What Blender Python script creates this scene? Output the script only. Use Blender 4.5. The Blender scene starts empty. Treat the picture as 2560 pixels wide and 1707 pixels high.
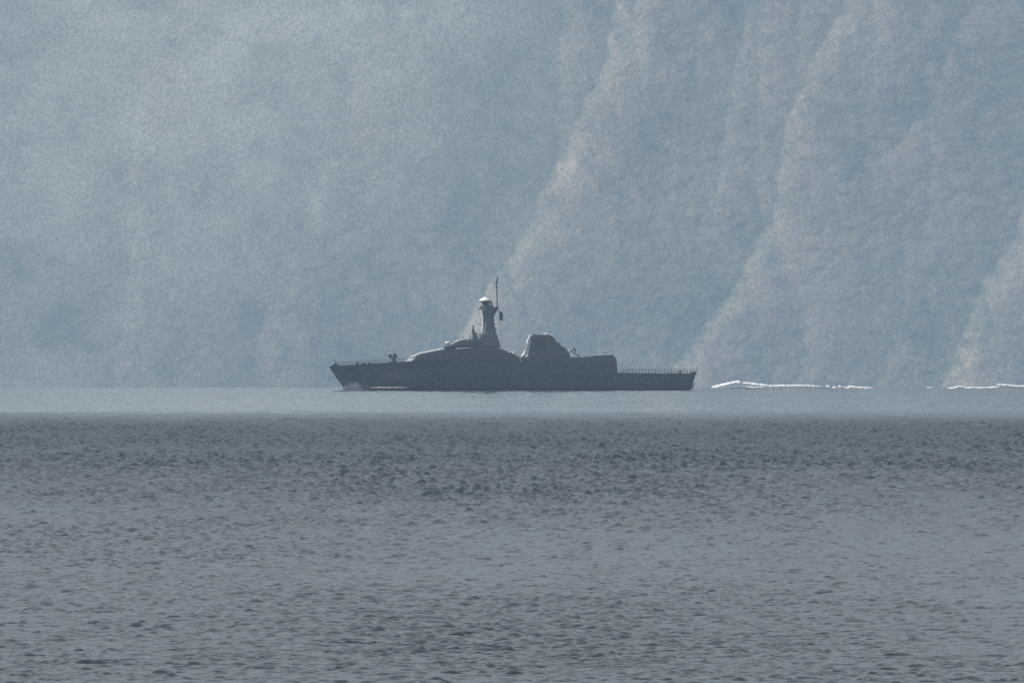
import bpy, bmesh, math, random
import numpy as np
from mathutils import Vector
random.seed(7); rng = np.random.default_rng(11)
R = 6.371e6                      # the sea is curved: tangent plane at the ship, z = -d^2 / 2R
D = 8500.0                       # camera to ship
M = 0.0924                       # metres per photo pixel at the ship
PX = M / D                       # radians per photo pixel
HC = 10.0                        # camera height over its own water
CZ = HC - D * D / (2 * R)
S = bpy.context.scene
# ------------------------------------------------------------------ camera
cam = bpy.data.cameras.new('camera'); co = bpy.data.objects.new('camera', cam); S.collection.objects.link(co)
cam.sensor_width = 36.0; cam.lens = 36.0 / (2560 * PX)
cam.clip_start = 1.0; cam.clip_end = 90000.0
co.location = (0, -D, CZ)
co.rotation_euler = (math.pi / 2 + (122 * PX - CZ / D), 0, 0)
S.camera = co
# ------------------------------------------------------------------ light
SUN_EL, SUN_AZ = math.radians(48), math.radians(-80)      # azimuth from +Y (view direction), negative = left
sd = Vector((math.sin(SUN_AZ) * math.cos(SUN_EL), math.cos(SUN_AZ) * math.cos(SUN_EL), math.sin(SUN_EL)))
sun = bpy.data.lights.new('sun', 'SUN'); so = bpy.data.objects.new('sun', sun); S.collection.objects.link(so)
sun.energy = 4.5; sun.angle = math.radians(0.5); sun.color = (1.0, 0.97, 0.93)
so.rotation_euler = sd.to_track_quat('Z', 'Y').to_euler()
W = bpy.data.worlds.new('World'); S.world = W; W.use_nodes = True
nt = W.node_tree; bg = nt.nodes['Background']; sky = nt.nodes.new('ShaderNodeTexSky')
sky.sky_type = 'NISHITA'; sky.sun_disc = False; sky.sun_elevation = SUN_EL; sky.sun_rotation = SUN_AZ
sky.air_density = 1.0; sky.dust_density = 4.0; sky.ozone_density = 1.0
hsv = nt.nodes.new('ShaderNodeHueSaturation'); hsv.inputs['Saturation'].default_value = 0.24
nt.links.new(sky.outputs[0], hsv.inputs['Color']); nt.links.new(hsv.outputs[0], bg.inputs[0]); bg.inputs[1].default_value = 0.10
S.view_settings.view_transform = 'Standard'; S.view_settings.look = 'None'
S.view_settings.exposure = 0.0; S.view_settings.gamma = 1.0
S.cycles.use_denoising = False
S.cycles.max_bounces = 6; S.cycles.volume_bounces = 1; S.cycles.diffuse_bounces = 2
S.cycles.glossy_bounces = 3; S.cycles.transmission_bounces = 2
S.cycles.sample_clamp_indirect = 4.0; S.cycles.caustics_reflective = False; S.cycles.caustics_refractive = False; S.cycles.blur_glossy = 1.0

# ------------------------------------------------------------------ helpers
def link(o): S.collection.objects.link(o); return o
def tag(o, label=None, cat=None, kind=None, group=None):
    if label: o['label'] = label
    if cat: o['category'] = cat
    if kind: o['kind'] = kind
    if group: o['group'] = group
    return o
def nodes(name):
    m = bpy.data.materials.new(name); m.use_nodes = True
    n = m.node_tree; b = n.nodes['Principled BSDF']
    return m, n, b
def N(n, t, **kw):
    x = n.nodes.new(t)
    for k, v in kw.items():
        if k.startswith('i_'):
            x.inputs[k[2:].replace('_', ' ')].default_value = v
        else: setattr(x, k, v)
    return x
def paint(name, col, rough=0.5, var=0.12, scale=1.5, metal=0.0):
    m, n, b = nodes(name)
    tc = N(n, 'ShaderNodeTexCoord'); mp = N(n, 'ShaderNodeMapping')
    mp.inputs['Scale'].default_value = (scale, scale, scale * 0.25)
    nz = N(n, 'ShaderNodeTexNoise', i_Scale=1.0, i_Detail=5.0)
    cr = N(n, 'ShaderNodeValToRGB')
    cr.color_ramp.elements[0].position = 0.3; cr.color_ramp.elements[1].position = 0.75
    cr.color_ramp.elements[0].color = [c * (1 - var) for c in col] + [1]
    cr.color_ramp.elements[1].color = [c * (1 + var) for c in col] + [1]
    n.links.new(tc.outputs['Object'], mp.inputs[0]); n.links.new(mp.outputs[0], nz.inputs['Vector'])
    n.links.new(nz.outputs['Fac'], cr.inputs[0]); n.links.new(cr.outputs[0], b.inputs['Base Color'])
    b.inputs['Roughness'].default_value = rough; b.inputs['Metallic'].default_value = metal
    return m
def mesh_np(name, verts, quads, mat, smooth=True):
    me = bpy.data.meshes.new(name)
    nv, nq = len(verts), len(quads)
    me.vertices.add(nv); me.vertices.foreach_set('co', np.ascontiguousarray(verts, dtype=np.float32).ravel())
    me.loops.add(nq * 4); me.loops.foreach_set('vertex_index', np.ascontiguousarray(quads, dtype=np.int32).ravel())
    me.polygons.add(nq); me.polygons.foreach_set('loop_start', np.arange(0, nq * 4, 4, dtype=np.int32))
    me.update(calc_edges=True)
    me.polygons.foreach_set('use_smooth', np.full(nq, smooth))
    me.materials.append(mat)
    return link(bpy.data.objects.new(name, me))
def grid_quads(nr, nc):
    i = np.arange(nr - 1)[:, None] * nc + np.arange(nc - 1)[None, :]
    return np.stack([i, i + 1, i + nc + 1, i + nc], -1).reshape(-1, 4)
def vnoise(x, y, seed=0):
    """smooth value noise, numpy, -1..1"""
    xi = np.floor(x).astype(np.int64); yi = np.floor(y).astype(np.int64)
    fx = x - xi; fy = y - yi; fx = fx * fx * (3 - 2 * fx); fy = fy * fy * (3 - 2 * fy)
    def h(a, b):
        v = (a * 374761393 + b * 668265263 + seed * 1442695041) & 0x7fffffff
        v = ((v ^ (v >> 13)) * 1274126177) & 0x7fffffff
        return ((v ^ (v >> 16)) & 0xffff) / 32767.5 - 1
    return (h(xi, yi) * (1 - fx) + h(xi + 1, yi) * fx) * (1 - fy) + (h(xi, yi + 1) * (1 - fx) + h(xi + 1, yi + 1) * fx) * fy
def fbm(x, y, o=5, seed=0, gain=0.5):
    s = 0; a = 1
    for k in range(o):
        s = s + a * vnoise(x, y, seed + k * 17); x = x * 2.03 + 5.1; y = y * 2.03 + 9.7; a *= gain
    return s
def sstep(a, b, x):
    t = np.clip((x - a) / (b - a), 0, 1); return t * t * (3 - 2 * t)

# ------------------------------------------------------------------ the sea
SLICKR = 0.05
def water_mat():
    m, n, b = nodes('sea_water')
    b.inputs['Base Color'].default_value = (0.010, 0.022, 0.030, 1)
    b.inputs['IOR'].default_value = 1.333
    b.inputs['Roughness'].default_value = 0.16
    g = N(n, 'ShaderNodeNewGeometry')
    # a band of fine cat's-paw ripple from about 4 km out: rougher at the scale of millimetres
    sep = N(n, 'ShaderNodeSeparateXYZ'); n.links.new(g.outputs['Position'], sep.inputs[0])
    m2 = N(n, 'ShaderNodeMapping'); m2.inputs['Scale'].default_value = (0.25, 0.003, 0)
    n2 = N(n, 'ShaderNodeTexNoise', i_Scale=1.0, i_Detail=5.0); n.links.new(g.outputs['Position'], m2.inputs[0]); n.links.new(m2.outputs[0], n2.inputs['Vector'])
    ma = N(n, 'ShaderNodeMath', operation='MULTIPLY_ADD'); ma.inputs[1].default_value = 560.0
    n.links.new(n2.outputs['Fac'], ma.inputs[0]); n.links.new(sep.outputs[1], ma.inputs[2])
    mr = N(n, 'ShaderNodeMapRange'); mr.inputs[1].default_value = -4300.0; mr.inputs[2].default_value = -3250.0
    mr.inputs[3].default_value = 0.29; mr.inputs[4].default_value = SLICKR
    n.links.new(ma.outputs[0], mr.inputs[0])
    mn = N(n, 'ShaderNodeMapRange', interpolation_type='SMOOTHSTEP'); mn.inputs[1].default_value = -D + 1300.0 + 280; mn.inputs[2].default_value = -D + 3700.0 + 450
    mn.inputs[3].default_value = 0.03; mn.inputs[4].default_value = 0.29
    n.links.new(ma.outputs[0], mn.inputs[0])
    mi = N(n, 'ShaderNodeMath', operation='MINIMUM'); n.links.new(mn.outputs[0], mi.inputs[0]); n.links.new(mr.outputs[0], mi.inputs[1])
    n.links.new(mi.outputs[0], b.inputs['Roughness'])
    mp = N(n, 'ShaderNodeMapping'); mp.inputs['Scale'].default_value = (1.0, 0.6, 1.0)
    n.links.new(g.outputs['Position'], mp.inputs[0])
    nz = N(n, 'ShaderNodeTexNoise', i_Scale=1.3, i_Detail=4.0, i_Roughness=0.6)
    n.links.new(mp.outputs[0], nz.inputs['Vector'])
    bp = N(n, 'ShaderNodeBump', i_Strength=1.0)
    bd = N(n, 'ShaderNodeMath', operation='MULTIPLY'); bd.inputs[1].default_value = 0.28; n.links.new(mi.outputs[0], bd.inputs[0]); n.links.new(bd.outputs[0], bp.inputs['Distance'])
    n.links.new(nz.outputs['Fac'], bp.inputs['Height']); n.links.new(bp.outputs[0], b.inputs['Normal'])
    return m
WATER = water_mat()
def wave_tile(n, L, lam0, lam1, wind, spread, seed, pw=3.2):
    r = np.random.default_rng(seed)
    k = np.fft.fftfreq(n, L / n) * 2 * np.pi
    KX, KY = np.meshgrid(k, k, indexing='ij'); K = np.hypot(KX, KY) + 1e-9
    lam = 2 * np.pi / K
    P = K ** -pw * np.exp(-(lam / lam1) ** 2) * np.exp(-(lam0 / lam) ** 4)
    ang = np.arctan2(KY, KX) - wind
    P = P * (np.abs(np.cos(ang)) ** spread + 0.08)
    P[0, 0] = 0
    F = np.fft.fft2(r.standard_normal((n, n))) * np.sqrt(P)
    h = np.real(np.fft.ifft2(F)); return (h / h.std()).astype(np.float32)
def sample(t, L, x, y):
    n = t.shape[0]; u = (x / L * n) % n; v = (y / L * n) % n
    i = u.astype(np.int32); j = v.astype(np.int32); fu = (u - i).astype(np.float32); fv = (v - j).astype(np.float32)
    i %= n; j %= n; i1 = (i + 1) % n; j1 = (j + 1) % n
    return (t[i, j] * (1 - fu) + t[i1, j] * fu) * (1 - fv) + (t[i, j1] * (1 - fu) + t[i1, j1] * fu) * fv
T1 = wave_tile(1536, 130.0, 0.42, 2.0, math.radians(80), 1.0, 1, 2.5)
T3 = wave_tile(1536, 61.0, 0.40, 0.80, math.radians(89.5), 60.0, 4)
T2 = wave_tile(1024, 331.0, 2.5, 14.0, math.radians(105), 4.0, 2)
def sea_height(x, y):
    r = np.hypot(x, y + D)
    edge = 4150 + 200 * fbm(x / 5.0, y / 300.0, 5, 3)
    slick = sstep(-200, 900, r - edge)                       # calm water beyond about 4.1 km
    nearcalm = 1 - sstep(1300, 3000, r + 250 * fbm(x / 30.0, y / 300.0, 3, 9))
    gust = 1 + 0.30 * fbm(x / 22.0, y / 260.0, 4, 5)
    a1 = (0.110 * (1 - slick) + 0.018 * slick) * gust * (1 - 0.73 * nearcalm)
    a2 = (0.075 * (1 - slick) + 0.030 * slick) * (1 - 0.80 * nearcalm)
    fade1 = 1 - 0.3 * sstep(2500, 5000, r)
    m3 = sstep(0.0, 1.0, fbm(x / 2.4, y / 5.0, 5, 13, 0.6)) * (1 - sstep(2000, 3200, r))
    t3 = sample(T3, 61.0, x, y)
    return 0.066 * m3 * np.clip(t3 - 0.95, 0, 1.2) + a1 * fade1 * sample(T1, 130.0, x, y) + a2 * sample(T2, 331.0, x * 0.94 + y * 0.34, y * 0.94 - x * 0.34)
near = []; rr_ = 960.0
while rr_ < 12500:
    near.append(rr_); rr_ *= 1 + min(1.15e-4 * (rr_ / 1000) ** 1.6, 3.8e-4 if rr_ < 4400 else 1.2e-3)
near = np.array(near)
rows = np.concatenate([np.geomspace(5, 940, 60), near, np.geomspace(12600, 30000, 50)])
c = np.linspace(-0.0185, 0.0185, 561)
side = np.concatenate([np.linspace(0.0188, 0.07, 165), np.geomspace(0.0706, 1.6, 45)])
cols = np.concatenate([-side[::-1], c, side])
RR, UU = np.meshgrid(rows, cols, indexing='ij')
X = UU * RR; Y = RR - D
Z = np.zeros_like(X)
for s in range(0, len(rows), 400):
    sl = slice(s, s + 400)
    Z[sl] = sea_height(X[sl], Y[sl])
Z *= 1 - sstep(0.06, 0.10, np.abs(UU))
Z *= sstep(800, 1000, RR) * (1 - sstep(12000, 12500, RR))
Z -= (X ** 2 + Y ** 2) / (2 * R)
sea = mesh_np('sea', np.stack([X, Y, Z], -1).reshape(-1, 3), grid_quads(*X.shape), WATER)
tag(sea, kind='structure')
del X, Y, Z, RR, UU

# ------------------------------------------------------------------ the mountainside beyond
YH = 20500.0; MH = (YH + D) * PX     # metres per photo pixel on the mountain
def hx(px): return (px - 1280) * MH
def hz(py): return (CZ + (YH + D) * (122 * PX - CZ / D)) - (py - 853.5) * MH
RIDGES = [   # polyline in photo pixels (top to bottom), bulge m, left flank width m, right width m
    ([(1640, -300), (1545, 0), (1490, 190), (1425, 360), (1350, 500), (1265, 655), (1195, 760), (1120, 900), (1060, 1000)], 14.0, 28, 90),
    ([(1950, -300), (1868, 0), (1852, 90), (1825, 190), (1812, 330), (1790, 470), (1770, 600)], 5, 14, 50),
    ([(2200, -300), (2100, 0), (2040, 160), (1965, 330), (1945, 480), (1880, 640), (1795, 760), (1715, 880), (1660, 1000)], 12.5, 26, 80),
    ([(2900, -100), (2760, 150), (2640, 380), (2540, 560), (2460, 720), (2400, 830), (2360, 1000)], 16, 30, 110),
    ([(1400, 400), (1455, 520), (1500, 640), (1490, 760)], 4.5, 16, 50), ([(1640, -300), (1600, 0), (1585, 160), (1620, 330)], 4, 12, 40),
    ([(1900, 600), (1990, 720), (2010, 850), (1980, 1000)], 4.5, 18, 50), ([(2000, -300), (1985, 0), (2010, 150), (1990, 300)], 4, 12, 30),
    ([(2230, -300), (2180, 0), (2195, 200), (2160, 330)], 4, 14, 40), ([(2320, 560), (2250, 700), (2230, 860), (2190, 1000)], 3.5, 20, 50),
    ([(520, -300), (420, 0), (345, 230), (330, 420), (322, 600), (310, 760), (290, 1000)], 3, 26, 90),
    ([(1010, -300), (930, 0), (860, 260), (795, 470), (700, 700), (600, 1000)], 2.5, 24, 120),
    ([(2480, -200), (2440, 0), (2330, 250), (2200, 420), (2150, 560)], 4, 20, 60),
    ([(-900, -300), (-1050, 200), (-1250, 1000)], 40, 40, 220), ([(-2400, -300), (-2500, 200), (-2900, 1000)], 60, 60, 300),
    ([(4200, -300), (4000, 200), (3700, 1000)], 60, 60, 300), ([(6200, -300), (5900, 200), (5600, 1000)], 60, 60, 300)]
def hill_y(x, z, want_bare=False):
    y = YH + z / math.tan(math.radians(50)) + 0 * x
    y = y + 0.0018 * np.maximum(z - 30, 0) ** 2 * (0.16 + 1.1 * sstep(100, -330, x + 0.25 * (z - 150)))
    body = 0 * x; bare = 0 * x
    jag = 16 * fbm(x / 26 + z / 40, z / 20, 5, 71, 0.6)
    wob = 9 * fbm(x / 60 + z / 90, z / 60, 4, 21)
    for pl, A, wl, wr in RIDGES:
        zz = [hz(p[1]) for p in pl][::-1]; xx = [hx(p[0]) for p in pl][::-1]
        xr = np.interp(z, zz, xx) + wob * 0.5
        d = np.maximum(x - xr + 0.16 * jag, 0)
        b = (1 - np.exp(-d / wl)) * np.exp(-d / wr) * 1.3
        body = body + sstep(0, 20, d) * np.exp(-d / 70.0)
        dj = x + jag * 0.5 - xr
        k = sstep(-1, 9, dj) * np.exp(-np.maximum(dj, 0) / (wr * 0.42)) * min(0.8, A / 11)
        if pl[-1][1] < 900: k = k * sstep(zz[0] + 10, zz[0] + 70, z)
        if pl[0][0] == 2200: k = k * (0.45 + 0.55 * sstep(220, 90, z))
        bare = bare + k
        if pl[-1][1] < 900: b = b * sstep(zz[0] - 5, zz[0] + 50, z)
        y = y - A * b
    bare = bare * np.clip(0.62 + 0.55 * fbm(x / 18 + z / 60, z / 34, 5, 81, 0.6), 0, 1)
    if want_bare:
        g = sstep(60, -330, x + 0.9 * (150 - z)) * (0.55 + 0.4 * fbm(x / 50, z / 40, 5, 91, 0.6))  # haze glow at upper left, painted as paler ground
        for px, py, rx, ry, w in ((320, 300, 30, 70, .8), (330, 620, 28, 140, .5), (790, 480, 26, 60, .6), (1000, 30, 240, 60, .4), (560, 120, 60, 90, .4)):  # pale dry grass patches
            g = g + w * np.exp(-((x - hx(px)) / (rx * MH)) ** 2 - ((z - hz(py)) / (ry * MH)) ** 2) * (0.7 + 0.6 * fbm(x / 14, z / 14, 4, 95, 0.6))
        return np.clip(bare, 0, 1), np.clip(g, 0, 1)
    y = y + 2.2 * fbm(x / 75 + z * 0.010, z / 110, 6, 31, 0.5)
    y = y + (0.22 + 0.42 * np.minimum(body, 1)) * fbm(x / 11 + 0.3 * z / 11, z / 8, 4, 41, 0.62)
    y = y + 500 * (fbm(x / 3500, z / 4000, 2, 51)) * sstep(400, 3000, np.abs(x))
    return y
xs = np.concatenate([-np.geomspace(11000, 480, 130), np.linspace(-470, 470, 800), np.geomspace(480, 11000, 130)])
zs = np.concatenate([np.linspace(-60, 370, 460), np.geomspace(374, 1100, 60)])
ZZ, XX = np.meshgrid(zs, xs, indexing='ij')
YY = hill_y(XX, ZZ); BARE, GLOW_DRY = hill_y(XX, ZZ, True)
top = 0.86 + 0.14 * fbm(XX[0] / 1500, XX[0] * 0, 5, 61)
ZF = np.where(ZZ > 370, 370 + (ZZ - 370) * top[None, :], ZZ)
# close the back of the mountain so that it has thickness
backY = YY[-1:] + 2500; backZ = np.full_like(backY, -60.0); BARE = np.concatenate([BARE, BARE[-1:]]); GLOW_DRY = np.concatenate([GLOW_DRY, GLOW_DRY[-1:]])
XX = np.concatenate([XX, XX[-1:]]); YY = np.concatenate([YY, backY]); ZF = np.concatenate([ZF, backZ])
def hill_mat():
    m, n, b = nodes('hillside_scrub')
    L = n.links.new
    g = N(n, 'ShaderNodeNewGeometry')
    mp = N(n, 'ShaderNodeMapping'); mp.inputs['Scale'].default_value = (1, 0.35, 0.7)
    L(g.outputs['Position'], mp.inputs[0])
    big = N(n, 'ShaderNodeTexNoise', i_Scale=0.011, i_Detail=6.0, i_Roughness=0.62); L(mp.outputs[0], big.inputs['Vector'])
    mid = N(n, 'ShaderNodeTexNoise', i_Scale=0.10, i_Detail=5.0, i_Roughness=0.65); L(mp.outputs[0], mid.inputs['Vector'])
    fine = N(n, 'ShaderNodeTexNoise', i_Scale=0.45, i_Detail=3.0, i_Roughness=0.7); L(mp.outputs[0], fine.inputs['Vector'])
    a = N(n, 'ShaderNodeMix', data_type='RGBA')
    a.inputs[6].default_value = (0.085, 0.105, 0.09, 1); a.inputs[7].default_value = (0.22, 0.215, 0.18, 1)
    r1 = N(n, 'ShaderNodeMapRange'); r1.inputs[1].default_value = 0.42; r1.inputs[2].default_value = 0.66
    ad = N(n, 'ShaderNodeMath', operation='MULTIPLY_ADD'); ad.inputs[1].default_value = 0.45; L(mid.outputs['Fac'], ad.inputs[0])
    sc = N(n, 'ShaderNodeMath', operation='MULTIPLY'); sc.inputs[1].default_value = 0.62; L(big.outputs['Fac'], sc.inputs[0]); L(sc.outputs[0], ad.inputs[2])
    L(ad.outputs[0], r1.inputs[0]); L(r1.outputs[0], a.inputs[0])
    atn = N(n, 'ShaderNodeAttribute', attribute_name='bare_scree')
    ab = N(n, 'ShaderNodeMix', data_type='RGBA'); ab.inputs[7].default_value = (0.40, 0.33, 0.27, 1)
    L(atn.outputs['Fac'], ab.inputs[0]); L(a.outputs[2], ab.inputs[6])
    atd = N(n, 'ShaderNodeAttribute', attribute_name='haze_glow_dry_grass')  # painted haze glow together with dry grass patches
    ac = N(n, 'ShaderNodeMix', data_type='RGBA'); ac.inputs[7].default_value = (0.275, 0.285, 0.255, 1)
    L(atd.outputs['Fac'], ac.inputs[0]); L(ab.outputs[2], ac.inputs[6]); a = ac
    c2 = N(n, 'ShaderNodeMix', data_type='RGBA', blend_type='MULTIPLY'); c2.inputs[0].default_value = 1.0
    r2 = N(n, 'ShaderNodeValToRGB'); r2.color_ramp.elements[0].position = 0.30; r2.color_ramp.elements[0].color = (0.55, 0.59, 0.56, 1)
    r2.color_ramp.elements[1].position = 0.72; r2.color_ramp.elements[1].color = (1.42, 1.37, 1.33, 1)
    L(fine.outputs['Fac'], r2.inputs[0]); L(a.outputs[2], c2.inputs[6]); L(r2.outputs[0], c2.inputs[7])
    sp = N(n, 'ShaderNodeTexNoise', i_Scale=0.9, i_Detail=2.0, i_Roughness=0.6); L(g.outputs['Position'], sp.inputs['Vector'])
    rs = N(n, 'ShaderNodeMapRange'); rs.inputs[1].default_value = 0.66; rs.inputs[2].default_value = 0.74; L(sp.outputs['Fac'], rs.inputs[0])
    c3 = N(n, 'ShaderNodeMix', data_type='RGBA'); c3.inputs[7].default_value = (0.55, 0.53, 0.5, 1); L(rs.outputs[0], c3.inputs[0]); L(c2.outputs[2], c3.inputs[6])
    L(c3.outputs[2], b.inputs['Base Color']); b.inputs['Roughness'].default_value = 0.95
    b.inputs['Specular IOR Level'].default_value = 0.1
    return m
hill = mesh_np('hillside', np.stack([XX, YY, ZF], -1).reshape(-1, 3), grid_quads(*XX.shape), hill_mat())
at = hill.data.attributes.new('bare_scree', 'FLOAT', 'POINT'); at.data.foreach_set('value', BARE.astype(np.float32).ravel())
at = hill.data.attributes.new('haze_glow_dry_grass', 'FLOAT', 'POINT'); at.data.foreach_set('value', GLOW_DRY.astype(np.float32).ravel())
tag(hill, kind='structure')
del XX, YY, ZZ, ZF

# ------------------------------------------------------------------ the ship
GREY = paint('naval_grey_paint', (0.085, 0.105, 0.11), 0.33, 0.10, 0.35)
LIGHT = paint('pale_deck_and_highlight_paint', (0.62, 0.64, 0.65), 0.45, 0.10, 0.6)  # also colours tubes that stand in for sun highlights
WHITE = paint('white_radome_and_highlight', (0.82, 0.83, 0.82), 0.35, 0.04, 2.0)  # radomes, and tubes added as sunlit rims
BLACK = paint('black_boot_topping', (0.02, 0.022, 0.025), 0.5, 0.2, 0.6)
DARK = paint('dark_steel', (0.035, 0.038, 0.042), 0.5, 0.2, 2.0)
GLASS = paint('bridge_glass', (0.02, 0.03, 0.035), 0.06, 0.1, 2.0)
CLOTH = paint('flag_cloth', (0.03, 0.13, 0.12), 0.9, 0.15, 3.0)
def sx(px): return (px - 1280) * M
def sz(py): return (975.5 - py) * M
ship = link(bpy.data.objects.new('patrol_ship', None)); ship.location = (0, 0, 0)
tag(ship, 'long dark grey naval patrol ship with tall mast, steaming left across calm water', 'ship', 'thing')
def part(name, bm, mat, parent=ship, smooth=False, bevel=0.0, mats=None):
    bmesh.ops.remove_doubles(bm, verts=bm.verts, dist=1e-4)
    bmesh.ops.recalc_face_normals(bm, faces=bm.faces)
    if bevel:
        es = [e for e in bm.edges if len(e.link_faces) == 2 and e.calc_face_angle(0) > 0.35]
        bmesh.ops.bevel(bm, geom=es, offset=bevel, segments=2, affect='EDGES', clamp_overlap=True)
    me = bpy.data.meshes.new(name); bm.to_mesh(me); bm.free()
    for f in me.polygons: f.use_smooth = smooth
    for q in (mats or [mat]): me.materials.append(q)
    o = link(bpy.data.objects.new(name, me)); o.parent = parent
    return o
def loft(rings, cap=True, bm=None):
    bm = bm or bmesh.new()
    vs = [[bm.verts.new(p) for p in r] for r in rings]
    n = len(vs[0])
    for a, b in zip(vs, vs[1:]):
        for i in range(n):
            try: bm.faces.new((a[i], a[(i + 1) % n], b[(i + 1) % n], b[i]))
            except ValueError: pass
    if cap:
        bm.faces.new(vs[0][::-1]); bm.faces.new(vs[-1])
    return bm
def slab(pts, hb0, hb1, zb=None, y0=0.0, bm=None):
    """profile (photo px) extruded athwartships, half width hb0 at its foot and hb1 at its top"""
    zs = [sz(p[1]) for p in pts]; z0, z1 = min(zs), max(zs)
    w = [hb0 + (hb1 - hb0) * (z - z0) / max(z1 - z0, 1e-6) for z in zs]
    A = [(sx(p[0]), y0 - ww, z) for p, ww, z in zip(pts, w, zs)]
    B = [(sx(p[0]), y0 + ww, z) for p, ww, z in zip(pts, w, zs)]
    bm = bm or bmesh.new()
    a = [bm.verts.new(p) for p in A]; b = [bm.verts.new(p) for p in B]
    n = len(pts)
    for i in range(n): bm.faces.new((a[i], a[(i + 1) % n], b[(i + 1) % n], b[i]))
    bm.faces.new(a[::-1]); bm.faces.new(b)
    return bm
def tube(pts, r0, r1=None, n=8, bm=None):
    bm = bm or bmesh.new(); r1 = r0 if r1 is None else r1
    P = [Vector(p) for p in pts]; rings = []
    for i, p in enumerate(P):
        d = (P[min(i + 1, len(P) - 1)] - P[max(i - 1, 0)]).normalized()
        u = d.cross(Vector((0, 1, 0.01))).normalized(); v = d.cross(u)
        r = r0 + (r1 - r0) * i / (len(P) - 1)
        rings.append([p + r * (math.cos(t) * u + math.sin(t) * v) for t in [2 * math.pi * k / n for k in range(n)]])
    return loft(rings, True, bm)
def P(px, py, y=0.0): return (sx(px), y, sz(py))
def lathe(cx, cy, prof, n=20, bm=None):
    """prof: list of (radius m, photo y)"""
    bm = bm or bmesh.new()
    rings = [[(sx(cx) + max(r, .01) * math.cos(t), cy + max(r, .01) * math.sin(t), sz(py)) for t in [2 * math.pi * k / n for k in range(n)]] for r, py in prof]
    return loft(rings, True, bm)
# --- hull
xs_ = [822, 832, 845, 860, 880, 905, 940, 980, 1027, 1080, 1150, 1230, 1320, 1410, 1480, 1541, 1544, 1600, 1660, 1700, 1726, 1740]
deck = [917, 914.5, 913.5, 913, 911.5, 910, 908, 905.5, 902.5, 902, 902, 902, 902, 902, 902, 902, 931, 932.5, 933, 933, 933, 932]
FR = [(-0.55, 0.50), (-0.08, 0.80), (0.0, 0.84), (0.09, 0.87), (0.35, 0.93), (0.65, 0.97), (1.0, 1.0)]   # (height fraction, beam fraction)
BEAM = 6.7
rings = []
for x, dy in zip(xs_, deck):
    t = (x - 822) / 918.0
    zt = sz(dy); ring = []
    for f, bf in FR:
        bow = max(0.0, 1 - t / 0.22)
        # stem rakes back with depth, transom slopes in
        zf = f * (sz(917) if t < 0.2 else zt)
        z = f * zt if f > 0 else f * 5.0
        fr = max(f, -0.08)
        xo = bow * (1 - fr) * 41 - max(0.0, (t - 0.93) / 0.07) * (1 - max(f, 0)) * 14
        if f < -0.1: xo += bow * 4
        full = 1 - (1 - min(1, t / 0.42)) ** (1.6 + 0.9 * f if f > 0 else 1.25)
        full = max(full, 0.004)
        aft = 1 - 0.14 * max(0, (t - 0.6) / 0.4) ** 2
        flare = bf + (1 - bf) * 0 if t > 0.42 else bf - (0.42 - t) * 0.9 * (1 - max(f, 0))
        ring.append((x + xo, BEAM * full * aft * max(flare, 0.25), z))
    rings.append(ring)
bm = bmesh.new(); nf = len(FR)
VL = [[bm.verts.new((sx(a), -b, z)) for a, b, z in r] for r in rings]
VR = [[bm.verts.new((sx(a), b, z)) for a, b, z in r] for r in rings]
for i in range(len(rings) - 1):
    for k in range(nf - 1):
        f1 = bm.faces.new((VL[i][k], VL[i + 1][k], VL[i + 1][k + 1], VL[i][k + 1]))
        f2 = bm.faces.new((VR[i][k], VR[i][k + 1], VR[i + 1][k + 1], VR[i + 1][k]))
        if k < 3: f1.material_index = f2.material_index = 1
    bm.faces.new((VL[i][0], VR[i][0], VR[i + 1][0], VL[i + 1][0])).material_index = 1
for i in (0, len(rings) - 1):
    for k in range(nf - 1): bm.faces.new((VL[i][k], VL[i][k + 1], VR[i][k + 1], VR[i][k]))
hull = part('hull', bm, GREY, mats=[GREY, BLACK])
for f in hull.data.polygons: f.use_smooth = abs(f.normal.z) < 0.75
bm = bmesh.new()
for r1_, r2_ in zip(rings, rings[1:]):
    q = []
    for r_, o_ in ((r1_, 1), (r2_, 1), (r2_, -1), (r1_, -1)):
        a_, b_, z_ = r_[-1]; q.append(bm.verts.new((sx(a_), -o_ * max(.02, b_ - .06), z_ - .06)))
    bm.faces.new(q)
part('deck', bm, DARK, hull)
# rubbing strake and anchor on the visible side
for s in (-1, 1):
    part('rubbing_strake', tube([P(1300, 934, s * 6.62), P(1420, 934, s * 6.62), P(1540, 934.5, s * 6.55)], 0.10, n=6), GREY, hull)
def shb(px):      # half beam of the deck edge near station px
    t = (px - 822) / 918.0; return BEAM * max(0.02, 1 - (1 - min(1, t / 0.42)) ** 2.5) * (1 - 0.14 * max(0, (t - .6) / .4) ** 2)
def dk(px): return float(np.interp(px, xs_, deck))
def railing(name, a, b, step, h, inset=0.25):
    q = np.arange(a, b + .1, step)
    for s in (-1, 1):
        bm = bmesh.new()
        for x in q:
            y = s * max(0.12, shb(x) - inset); tube([P(x, dk(x) + 1, y), P(x, dk(x) - h, y)], 0.036, n=5, bm=bm)
        for hh in (h, h * .66, h * .33):
            tube([P(x, dk(x) - hh, s * max(0.12, shb(x) - inset)) for x in q], 0.036, n=5, bm=bm)
        part(name, bm, GREY)
railing('foredeck_railing', 838, 1018, 9, 9)
railing('aft_deck_railing', 1550, 1734, 8, 10.5)
part('jackstaff', tube([P(836, 916), P(839, 900)], 0.12, 0.05), DARK)
# raised bulwark and roller at the very bow
part('bow_bulwark', slab([(824, 917.5), (833, 911), (841, 907), (848, 914.5)], 0.3, 0.5), GREY)
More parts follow.
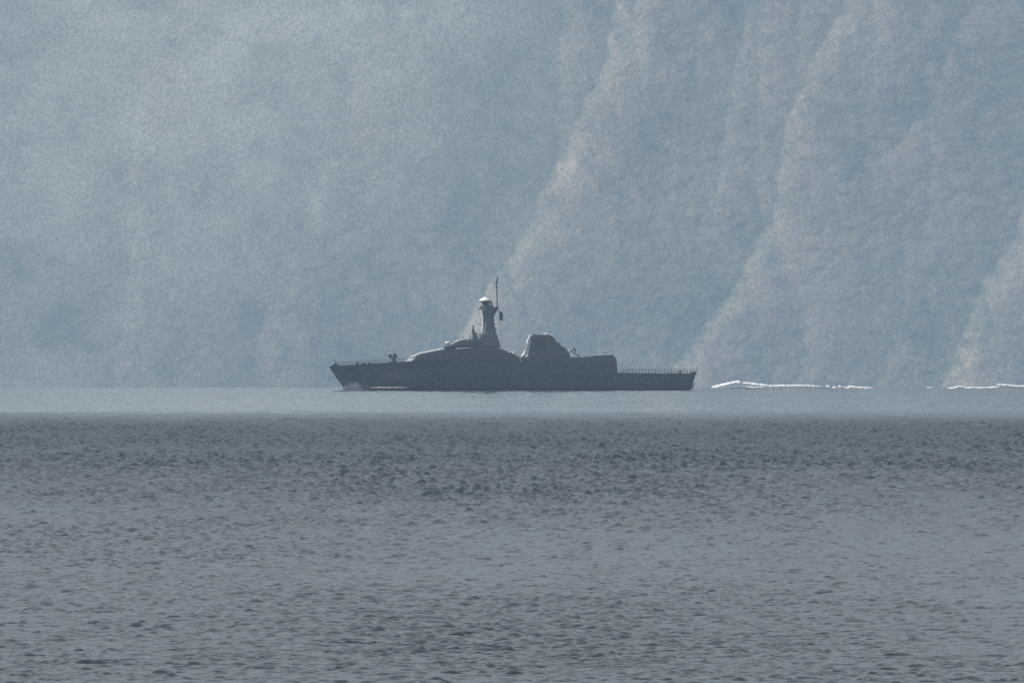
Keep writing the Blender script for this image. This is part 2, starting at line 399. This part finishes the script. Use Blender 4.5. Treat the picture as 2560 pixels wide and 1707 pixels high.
# windlass and bollards
for y_ in (-1.0, 1.0): part('windlass', lathe(909, y_, [(0.45, 913), (0.3, 911), (0.5, 907.5), (0.35, 906.8)], 12), DARK)
for x in (924, 893):
    bm = lathe(x, -2.0, [(0.3, 913), (0.3, 906.5), (0.42, 906), (0.42, 905.3)], 10); part('bollard', bm, DARK)
# --- deck gun (a twin mounting seen as two dark lumps)
gun = part('deck_gun', lathe(982, 0, [(1.0, 908), (0.9, 902), (0.65, 898), (0.6, 893)], 16), DARK)
part('gun_shield', slab([(982, 898), (981, 886.5), (986, 883.5), (992, 885), (994, 891), (991, 896)], 0.9, 0.6), DARK, gun, bevel=0.12)
part('gun_cradle', slab([(970, 893), (972, 886), (977, 884.5), (980.5, 887), (980, 893), (975, 894.5)], 0.4, 0.35), DARK, gun, bevel=0.1)
part('gun_barrel', tube([P(978, 889.5), P(958, 887.5)], 0.10, 0.07), DARK, gun)
# --- forward deckhouse
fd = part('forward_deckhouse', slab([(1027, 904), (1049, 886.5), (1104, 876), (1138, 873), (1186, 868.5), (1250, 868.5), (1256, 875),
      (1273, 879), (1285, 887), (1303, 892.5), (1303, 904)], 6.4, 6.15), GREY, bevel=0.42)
part('breakwater', slab([(1010, 905), (1020, 896), (1030, 893), (1042, 896), (1042, 905)], 5.0, 4.2), LIGHT, bevel=0.2)
part('foredeck_hatch', slab([(1027, 893), (1034, 888.5), (1050, 886), (1052, 890)], 2.8, 2.4), WHITE, bevel=0.2)
bw = part('bridge_wing', slab([(1108, 869.5), (1112, 867), (1140, 865), (1190, 863), (1190, 868), (1112, 871.5)], 6.6, 6.6), DARK, bevel=0.08)
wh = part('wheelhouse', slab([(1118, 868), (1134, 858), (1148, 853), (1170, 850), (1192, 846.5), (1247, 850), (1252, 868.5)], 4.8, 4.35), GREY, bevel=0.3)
for k in range(5):      # slanted side windows of the wheelhouse
    x = 1150 + k * 11
    for s in (-1, 1):
        bm = bmesh.new()
        q = [(x, 861.5), (x + 8.5, 861), (x + 8, 854.5), (x + .5, 855.2)]
        vs = []
        for px, py in q:
            w = 4.8 + (4.35 - 4.8) * (868.5 - py) / (868.5 - 846.5); vs.append((sx(px), s * (w + 0.03), sz(py)))
        a = [bm.verts.new(v) for v in vs]; b2 = [bm.verts.new((v[0], v[1] - s * 0.05, v[2])) for v in vs]
        bm.faces.new(a); bm.faces.new(b2[::-1])
        for i in range(4): bm.faces.new((a[i], a[(i + 1) % 4], b2[(i + 1) % 4], b2[i]))
        part('window', bm, GLASS, wh)
for s in (-1, 1):
    bm = bmesh.new()
    for x in range(1112, 1190, 8):
        tube([P(x, 866, s * 6.4), P(x, 857, s * 6.4)], 0.05, n=5, bm=bm)
    tube([P(1112, 857.5, s * 6.4), P(1186, 854, s * 6.4)], 0.05, n=5, bm=bm)
    part('bridge_railing', bm, GREY, bw)
part('satellite_dome', lathe(1119, -1.5, [(0.35, 866), (0.35, 862), (0.62, 860), (0.72, 857.5), (0.5, 855), (0.15, 853.6)], 16), WHITE, smooth=True)
part('searchlight_platform', slab([(1126, 860), (1142, 852), (1146, 851), (1144, 856), (1130, 861)], 1.6, 1.4), WHITE, bevel=0.08)
for x0, y0, x1, y1, yy in ((1180, 850, 1164, 842, -1.2), (1184, 848, 1172, 838, -.6), (1188, 846, 1179, 832, .5)):
    part('whip_antenna', tube([P(x0, y0, yy), P(x1, y1, yy)], 0.16, 0.10, 6), WHITE)
sm = part('signal_mast', slab([(1181, 850), (1181.5, 832), (1179, 829), (1179, 824), (1182, 820), (1181.5, 812), (1184, 812), (1185.5, 820), (1187, 829), (1193, 838), (1196, 850)], 0.9, 0.25), GREY, bevel=0.05)
part('roof_edge_highlight', tube([P(1029, 894, -5.6), P(1049, 884.5, -5.5), P(1104, 873.5, -5.4), P(1140, 871, -5.4)], 0.30, 0.24, 8), WHITE, fd)  # white tube added to draw the sunlit roof edge
part('roof_edge_highlight', tube([P(1029, 894, 5.6), P(1049, 884.5, 5.5), P(1104, 873.5, 5.4), P(1140, 871, 5.4)], 0.30, 0.24, 8), WHITE, fd)  # same painted highlight on the far side
for x, w_ in ((1152, 7), (1160, 5), (1172, 6)):
    part('equipment_locker', slab([(x, 853), (x + .5, 848.5), (x + w_, 848), (x + w_, 853)], .6, .55, y0=-2.0), GREY, wh, bevel=.06)
for x in (1276, 1286):
    part('life_raft', lathe(x, -4.6, [(.1, 886), (.34, 885), (.34, 879.5), (.1, 878.5)], 12), LIGHT, smooth=True)
part('halyard_or_highlight', tube([P(1186, 828), P(1191, 833.5), P(1196, 836), P(1209, 829)], 0.09, 0.12, 6), LIGHT)  # pale tube put in as a bright highlight between the masts
part('roof_highlight_tube', tube([P(1128, 862, -2.6), P(1144, 852, -2.6), P(1158, 848, -2.6), P(1176, 846, -2.6)], 0.17, 0.13, 8), WHITE, wh)  # white tube standing in for the sun highlight on the bridge roof
for x, y_, h_ in ((1150, 850, 5), (1157, 848, 7), (1166, 848, 4), (1198, 840, 5), (1222, 752, 0)):
    if h_: part('aerial', tube([P(x, y_ + 3, .8), P(x + 1.5, y_ - h_, .8)], .11, .05, 6), DARK, wh)
part('signal_lamp', lathe(1174, -2.2, [(.1, 849), (.33, 848), (.33, 843.5), (.1, 842.5)], 12), DARK, wh, smooth=True)
# --- tower mast
def ring(xl, xr, py, hy, ch=0.30):
    a, b = sx(xl), sx(xr); z = sz(py); c_ = min(ch * (b - a), hy * .6)
    return [(a + c_, -hy, z), (b - c_, -hy, z), (b, -hy + c_, z), (b, hy - c_, z), (b - c_, hy, z), (a + c_, hy, z), (a, hy - c_, z), (a, -hy + c_, z)]
mast = part('mast', loft([ring(1193, 1252, 869, 2.4, .12), ring(1193, 1247, 851, 2.2, .12), ring(1195.5, 1243, 838, 2.0, .14), ring(1206, 1240, 832, 1.8, .18),
      ring(1207, 1238, 822, 1.6, .22), ring(1208, 1235, 806, 1.35), ring(1208, 1234.5, 798, 1.25), ring(1207, 1236, 788, 1.2), ring(1206, 1237, 780, 1.2), ring(1205, 1236, 770, 1.2), ring(1206, 1233, 763, 1.1)]), GREY)
part('mast_edge_highlight', tube([P(1204.5, 776, -.75), P(1207, 790, -.8), P(1207.6, 806, -.85), P(1206.8, 822, -1.0), P(1205, 831, -1.1)], 0.30, 0.22, 8), WHITE, mast)  # white tube painted in as the mast's sunlit left edge
for py_, xr_ in ((790, 1239), (803, 1238), (779, 1241)):
    part('mast_platform', slab([(1230, py_), (1230, py_ - 3), (xr_, py_ - 3.5), (xr_, py_ - 2)], .7, .7), DARK, mast)
for x, y_, w_ in ((1235.5, 812, 4), (1238, 826, 5), (1203.5, 786, 3.5), (1204, 800, 3), (1203, 815, 4.5), (1241, 841, 5)):
    part('equipment_box', slab([(x - w_ / 2, y_), (x - w_ / 2.4, y_ - 4), (x + w_ / 2.4, y_ - 4.5), (x + w_ / 2, y_)], .7, .6), GREY, mast, bevel=.05)
part('navigation_radar', tube([P(1196, 771, -1.0), P(1206, 771.5, -1.0)], .16, .16, 8), DARK, mast)
part('yard_arm', slab([(1208, 781), (1203, 771), (1199.5, 765), (1205, 763.5), (1212, 766), (1212, 780)], 0.6, 0.6), GREY, mast, bevel=0.05)
part('yard_arm', slab([(1232, 786), (1232, 772), (1238, 767.5), (1246.5, 766.5), (1246, 771), (1239, 783)], 0.7, 0.5), DARK, mast, bevel=0.05)
part('radar_pedestal', lathe(1214, 0, [(1.15, 765), (0.8, 760), (0.85, 757), (1.4, 754)], 16), GREY, mast)
part('radar_platform', lathe(1213, 0, [(1.45, 755.5), (1.5, 752.8), (1.5, 752.2)], 20), GREY, mast)
part('radome', lathe(1212.5, 0, [(1.5, 752.2), (1.48, 751), (1.1, 748.4), (0.7, 745.4), (0.35, 743), (0.05, 741.8)], 24), WHITE, mast, smooth=True)
part('mast_light', lathe(1228, -.8, [(0.2, 765), (0.2, 760), (0.35, 759), (0.3, 756), (0.1, 755)], 10), GREY, mast)
ant = part('pole_antenna', tube([P(1243, 769), P(1242.5, 740), P(1241, 712), P(1241.5, 706), P(1244.5, 690)], 0.13, 0.13, 8), DARK, mast)
part('antenna_tip', tube([P(1241.2, 709), P(1243.4, 695)], 0.24, 0.14, 8), DARK, ant)
part('crosstree', tube([P(1236, 706.5), P(1246, 705.5)], 0.06, 0.06, 6), DARK, ant)
part('crosstree', tube([P(1238.5, 719), P(1245, 718)], 0.10, 0.10, 6), DARK, ant)
part('halyard_or_highlight', tube([P(1246, 770), P(1256, 872)], 0.025, 0.025, 5), DARK, mast)
bm = bmesh.new(); gv = {}
for i in range(6):
    for j in range(9):
        u, v = i / 5, j / 8
        gv[i, j] = bm.verts.new(P(1246.5 + u * 9 + v * 3 + .8 * math.sin(v * 5), 777 + v * 22 + u * 3 + math.sin(u * 4), .25 * math.sin(u * 6 + v * 2)))
for i in range(5):
    for j in range(8): bm.faces.new((gv[i, j], gv[i + 1, j], gv[i + 1, j + 1], gv[i, j + 1]))
fl = part('flag', bm, CLOTH, mast, smooth=True)
sol = fl.modifiers.new('thick', 'SOLIDIFY'); sol.thickness = 0.02
# --- funnel
fu = part('funnel', slab([(1319, 893), (1329, 840), (1331, 836.5), (1344, 836.2), (1348, 838.5), (1353, 836.8), (1380, 838.5), (1391, 855), (1406, 866),
      (1422, 878), (1426, 893)], 3.2, 2.85), GREY, bevel=0.95)
part('exhaust_pipe', tube([P(1362, 840), P(1362, 835.5), P(1368, 834.8)], 0.35, 0.33, 10), LIGHT, fu)
part('funnel_front_highlight', tube([P(1306, 892, -2.9), P(1312, 884, -2.8), P(1317, 868, -2.6), P(1321, 852, -2.4), P(1327, 839, -2.6)], 0.42, 0.32, 10), WHITE, fu)  # white tube added as the bright sunlit strip on the funnel front
part('funnel_front_highlight', tube([P(1306, 892, 2.9), P(1312, 884, 2.8), P(1317, 868, 2.6), P(1321, 852, 2.4), P(1327, 839, 2.6)], 0.42, 0.32, 10), WHITE, fu)  # matching highlight tube, far side
part('funnel_top_highlight', tube([P(1353, 836, -2), P(1370, 837, -2), P(1381, 838, -2), P(1390, 852, -2.4)], .17, .12, 8), WHITE, fu)  # highlight along the funnel top, modelled as a white tube
for q_ in range(4):
    y_ = 852 + q_ * 4; part('exhaust_louvre', slab([(1340, y_), (1340, y_ - 2.2), (1362, y_ - 2.2), (1362, y_)], 3.12, 3.12), DARK, fu)
for x, y_, w_ in ((1336, 838, 6), (1350, 838, 4), (1372, 840, 6), (1397, 860, 6), (1411, 871, 7)):
    part('vent_cowl', slab([(x - w_ / 2, y_ + 2), (x - w_ / 2.5, y_ - 3), (x + w_ / 3, y_ - 3.5), (x + w_ / 2, y_ + 3)], .6, .5, y0=-1.4), GREY, fu, bevel=.07)
part('funnel_aft_highlight', tube([P(1388, 850, -1.5), P(1396, 866, -1.5)], 0.12, 0.12, 6), WHITE, fu)  # small sun highlight on the after slope, drawn as a white tube
part('ventilator', lathe(1318, -3.0, [(0.45, 893), (0.45, 889.5), (0.25, 888.5)], 12), WHITE)
part('deck_house', slab([(1303, 893.5), (1306, 892.5), (1454, 892.5), (1454, 904), (1303, 904)], 6.38, 6.25), GREY, bevel=0.15)
bt = part('aft_highlight_tube', tube([P(1421, 893, -2), P(1421.5, 879, -2), P(1424, 875, -2)], 0.22, 0.16, 8), WHITE)  # white tube in place of a highlight abaft the funnel
part('deck_crane', slab([(1433, 867), (1436, 868), (1441, 878), (1436, 878), (1434, 874)], 0.4, 0.3), DARK, bevel=0.05)
part('crane_arm', tube([P(1427, 876, -1), P(1436, 882, -1), P(1450, 892, -1)], 0.14, 0.14, 8), GREY)
for x in (1330, 1395, 1470, 1510):      # weathertight doors and lockers on the house side
    part('side_door', slab([(x, 903), (x, 895), (x + 6, 895), (x + 6, 903)], 6.42, 6.42), GREY)
part('anchor', slab([(868, 926), (870, 922), (875, 922), (877, 927), (872, 930)], 2.4, 2.6), DARK, hull)
# --- after house
ah = part('after_deckhouse', slab([(1450, 904), (1452, 893), (1484, 889.5), (1486, 888), (1531, 887), (1534, 889), (1540.5, 897), (1543, 904)], 6.3, 6.1), GREY, bevel=0.2)
part('roof_highlight_tube', tube([P(1484, 888.5, -5.6), P(1531, 886, -5.5)], 0.10, 0.10, 8), LIGHT, ah)  # pale tube as painted highlight on the after house roof edge
part('radar_bar', tube([P(1505, 879.5), P(1521, 877.5)], 0.13, 0.10, 8), LIGHT, ah)
part('radar_post', tube([P(1514, 889), P(1514, 878.5)], 0.09, 0.09, 6), LIGHT, ah)
part('aft_mooring_bitt', lathe(1700, -3, [(0.3, 934), (0.3, 928), (0.42, 927)], 10), DARK)
part('stern_roller', slab([(1722, 934), (1730, 930), (1742, 929), (1741, 935)], 2.2, 2.0), DARK, bevel=0.1)
part('ensign_staff', tube([P(1737, 931), P(1743, 917)], 0.07, 0.05, 6), DARK)

# ------------------------------------------------------------------ foam
def foam_mat(name, col, trans=0.35):
    m, n, b = nodes(name); L = n.links.new
    out = n.nodes['Material Output']; n.nodes.remove(b)
    nz = N(n, 'ShaderNodeTexNoise', i_Scale=0.8, i_Detail=4.0); g = N(n, 'ShaderNodeNewGeometry'); L(g.outputs['Position'], nz.inputs['Vector'])
    cr = N(n, 'ShaderNodeValToRGB'); cr.color_ramp.elements[0].position = .25; cr.color_ramp.elements[0].color = [c_ * .8 for c_ in col] + [1]
    cr.color_ramp.elements[1].position = .6; cr.color_ramp.elements[1].color = list(col) + [1]; L(nz.outputs['Fac'], cr.inputs[0])
    d = N(n, 'ShaderNodeBsdfDiffuse'); t = N(n, 'ShaderNodeBsdfTranslucent'); mx = N(n, 'ShaderNodeMixShader'); mx.inputs[0].default_value = trans
    L(cr.outputs[0], d.inputs[0]); L(cr.outputs[0], t.inputs[0]); L(d.outputs[0], mx.inputs[1]); L(t.outputs[0], mx.inputs[2]); L(mx.outputs[0], out.inputs[0])
    return m
FOAM = foam_mat('white_foam', (0.93, 0.94, 0.95), 0.35)
SPRAY = foam_mat('grey_spray', (0.11, 0.13, 0.15), 0.15)
YW = 700.0; SW = (YW + D) * PX
ZC = CZ + (YW + D) * (122 * PX - CZ / D)
def wp(px, py): return (px - 1280) * SW, ZC - (py - 853.5) * SW
def ribbon(bm, pts, dep, y0, seed, step=3.0, base=None):
    """a lumpy ridge through photo points (x, y centre, thickness px): rounded across, closed ends"""
    r = random.Random(seed); xs2 = np.arange(pts[0][0], pts[-1][0] + .1, step)
    yc = np.interp(xs2, [p[0] for p in pts], [p[1] for p in pts]); th = np.interp(xs2, [p[0] for p in pts], [p[2] for p in pts])
    rings = []
    for i, (x, y, t) in enumerate(zip(xs2, yc, th)):
        e = min(1, (i + .35) / 3, (len(xs2) - i - .65) / 3)
        X_, Zc = wp(x + r.uniform(-.5, .5), y + r.uniform(-.8, .8)); h = max(.04, t * .40 * SW * e * r.uniform(.65, 1.2)); d = dep * e * r.uniform(.7, 1.2)
        rings.append([(X_, y0 + 4 * d * math.cos(a), Zc - h + (2 * h * math.sin(a) ** 2 if math.sin(a) > 0 else .1 * h * math.sin(a))) for a in [2 * math.pi * k / 16 for k in range(16)]])
    loft(rings, True, bm)
bm = bmesh.new()
ribbon(bm, [(1778, 968, 6), (1790, 966, 8), (1806, 961, 8), (1825, 957, 6), (1843, 953.5, 7), (1852, 955, 9), (1858, 959, 6)], 1.5, YW, 1)
ribbon(bm, [(1854, 956, 4), (1880, 958, 6), (1900, 961, 6), (1922, 964, 5), (1960, 963, 5), (2018, 963, 4), (2055, 965, 2)], 1.5, YW + 2, 2)
ribbon(bm, [(1862, 966, 3), (1885, 968, 3), (1910, 965.5, 4)], 1.0, YW - 3, 3)
ribbon(bm, [(2064, 964, 5), (2072, 966, 6), (2077, 967, 3)], .8, YW, 4, 1.2)
ribbon(bm, [(2080, 968, 4), (2086, 968, 6), (2092, 968, 2)], .8, YW, 5, 1.2)
ribbon(bm, [(2094, 966, 3), (2100, 965, 6), (2106, 967, 2)], .8, YW, 6, 1.2)
ribbon(bm, [(2107, 968, 3), (2120, 967.5, 4), (2128, 966, 6), (2140, 967.5, 4), (2165, 968.5, 4), (2185, 969, 1.5)], .9, YW, 7)
ribbon(bm, [(2316, 968, 2), (2326, 968.5, 4), (2334, 970, 2)], .8, YW, 8, 1.2)
ribbon(bm, [(2368, 969.5, 3), (2385, 969.5, 4), (2396, 965, 3), (2412, 968, 4), (2440, 968.5, 4), (2480, 968, 4), (2502, 966, 4)], .9, YW, 9)
ribbon(bm, [(2490, 961, 3), (2510, 961, 4), (2535, 964, 4), (2575, 965, 4), (2660, 965, 3)], .9, YW + 4, 10)
bmesh.ops.recalc_face_normals(bm, faces=bm.faces)
me = bpy.data.meshes.new('wake_foam'); bm.to_mesh(me); bm.free(); me.materials.append(FOAM)
for f in me.polygons: f.use_smooth = True
tag(link(bpy.data.objects.new('wake_foam', me)), 'broken line of white wake foam on the horizon right of the ship', 'foam', 'stuff')
# the swell of the wake, water ridges under and beside the foam
bm = bmesh.new()
ribbon(bm, [(1790, 971, 5), (1850, 965, 12), (1920, 969, 8), (1990, 968, 5), (2060, 969, 4), (2180, 972, 3)], 12, YW + 40, 21, 4)
ribbon(bm, [(2380, 970, 3), (2440, 965, 4), (2490, 964, 5), (2530, 967, 5), (2580, 968, 4), (2680, 970, 3)], 6, YW + 30, 22, 4)
bmesh.ops.recalc_face_normals(bm, faces=bm.faces)
me = bpy.data.meshes.new('wake_swell'); bm.to_mesh(me); bm.free(); me.materials.append(WATER)
for f in me.polygons: f.use_smooth = True
tag(link(bpy.data.objects.new('wake_swell', me)), 'low dark swell under the broken white wake foam', 'wave', 'stuff')
# bow wave: curling sheet of spray against the stem, and the thin white line along the hull
bm = bmesh.new()
def bow_lump(s, mat=None):
    n, mrow = 26, 7; vs = []
    prof = [(856, 975), (862, 966), (870, 957), (880, 953), (893, 951.5), (905, 953), (914, 957), (924, 963), (935, 968), (948, 974)]
    for i in range(n):
        x = 856 + (948 - 856) * i / (n - 1); ty = float(np.interp(x, [p[0] for p in prof], [p[1] for p in prof]))
        t = (x + 10 - 822) / 918; hy = BEAM * .84 * max(.05, 1 - (1 - min(1, max(0, (x - 862)) / 918 / .42)) ** 1.5)
        row = []
        for j in range(mrow):
            v = j / (mrow - 1)
            hgt = sz(ty) * math.sin(math.pi * (v * .93 + .035)) ** .8 + .28 * random.uniform(-1, 1)
            row.append(bm.verts.new((sx(x) + .1 * random.uniform(-1, 1), s * (hy - .6 + v * (1.0 + 1.8 * math.sin(math.pi * i / (n - 1)))), max(-.3, hgt) if 0 < j < mrow - 1 else -.35)))
        vs.append(row)
    for i in range(n - 1):
        for j in range(mrow - 1): bm.faces.new((vs[i][j], vs[i + 1][j], vs[i + 1][j + 1], vs[i][j + 1]))
bow_lump(-1); bow_lump(1)
bmesh.ops.recalc_face_normals(bm, faces=bm.faces)
me = bpy.data.meshes.new('bow_wave'); bm.to_mesh(me); bm.free(); me.materials.append(SPRAY)
for f in me.polygons: f.use_smooth = True
tag(link(bpy.data.objects.new('bow_wave', me)), 'grey mound of spray thrown up at the bow of the ship', 'wave', 'stuff')
bm = bmesh.new()
def hull_line(x0, x1, pyc, th, y):
    rings = []; q = np.arange(x0, x1, 2.5)
    for i, x in enumerate(q):
        e = min(1, (i + .4) / 6, (len(q) - i) / 14); h = th * M * .5 * e * random.uniform(.6, 1.2)
        rings.append([(sx(x), y + .35 * math.cos(a), sz(pyc + random.uniform(-.3, .3)) + h * math.sin(a)) for a in [2 * math.pi * k / 8 for k in range(8)]])
    loft(rings, True, bm)
hull_line(928, 1022, 968.5, 1.8, -6.6)
def stern_bit(x, y, r):
    rr = bmesh.ops.create_icosphere(bm, subdivisions=2, radius=r)
    for v in rr['verts']:
        v.co *= random.uniform(.75, 1.2); v.co += Vector((sx(x), -3 + random.uniform(-.2, .2), sz(y)))
for x, y, r in ((1727, 969, .35), (1730, 966, .4), (1732, 962, .25), (1736, 958, .18)): stern_bit(x, y, r)
bmesh.ops.recalc_face_normals(bm, faces=bm.faces)
me = bpy.data.meshes.new('hull_foam'); bm.to_mesh(me); bm.free(); me.materials.append(FOAM)
tag(link(bpy.data.objects.new('hull_foam', me)), 'thin pale foam line along the waterline of the ship', 'foam', 'stuff')

# ------------------------------------------------------------------ haze
bm = bmesh.new(); bmesh.ops.create_cube(bm, size=1.0)
x0, x1, y0, y1, z0, z1 = -60000, 60000, -9500, 26000, -222, 1210
for v in bm.verts:
    v.co = (x0 if v.co.x < 0 else x1, y0 if v.co.y < 0 else y1, z0 if v.co.z < 0 else z1)
me = bpy.data.meshes.new('haze'); bm.to_mesh(me); bm.free()
hm = bpy.data.materials.new('haze'); hm.use_nodes = True; n = hm.node_tree; n.nodes.remove(n.nodes['Principled BSDF'])
pv = n.nodes.new('ShaderNodeVolumePrincipled'); pv.inputs['Color'].default_value = (0.54, 0.76, 1.0, 1)
pv.inputs['Density'].default_value = 2.3e-5; pv.inputs['Anisotropy'].default_value = 0.35
n.links.new(pv.outputs[0], n.nodes['Material Output'].inputs['Volume']); me.materials.append(hm)
hz_o = link(bpy.data.objects.new('haze', me)); tag(hz_o, 'pale blue haze over the strait', 'haze', 'stuff')
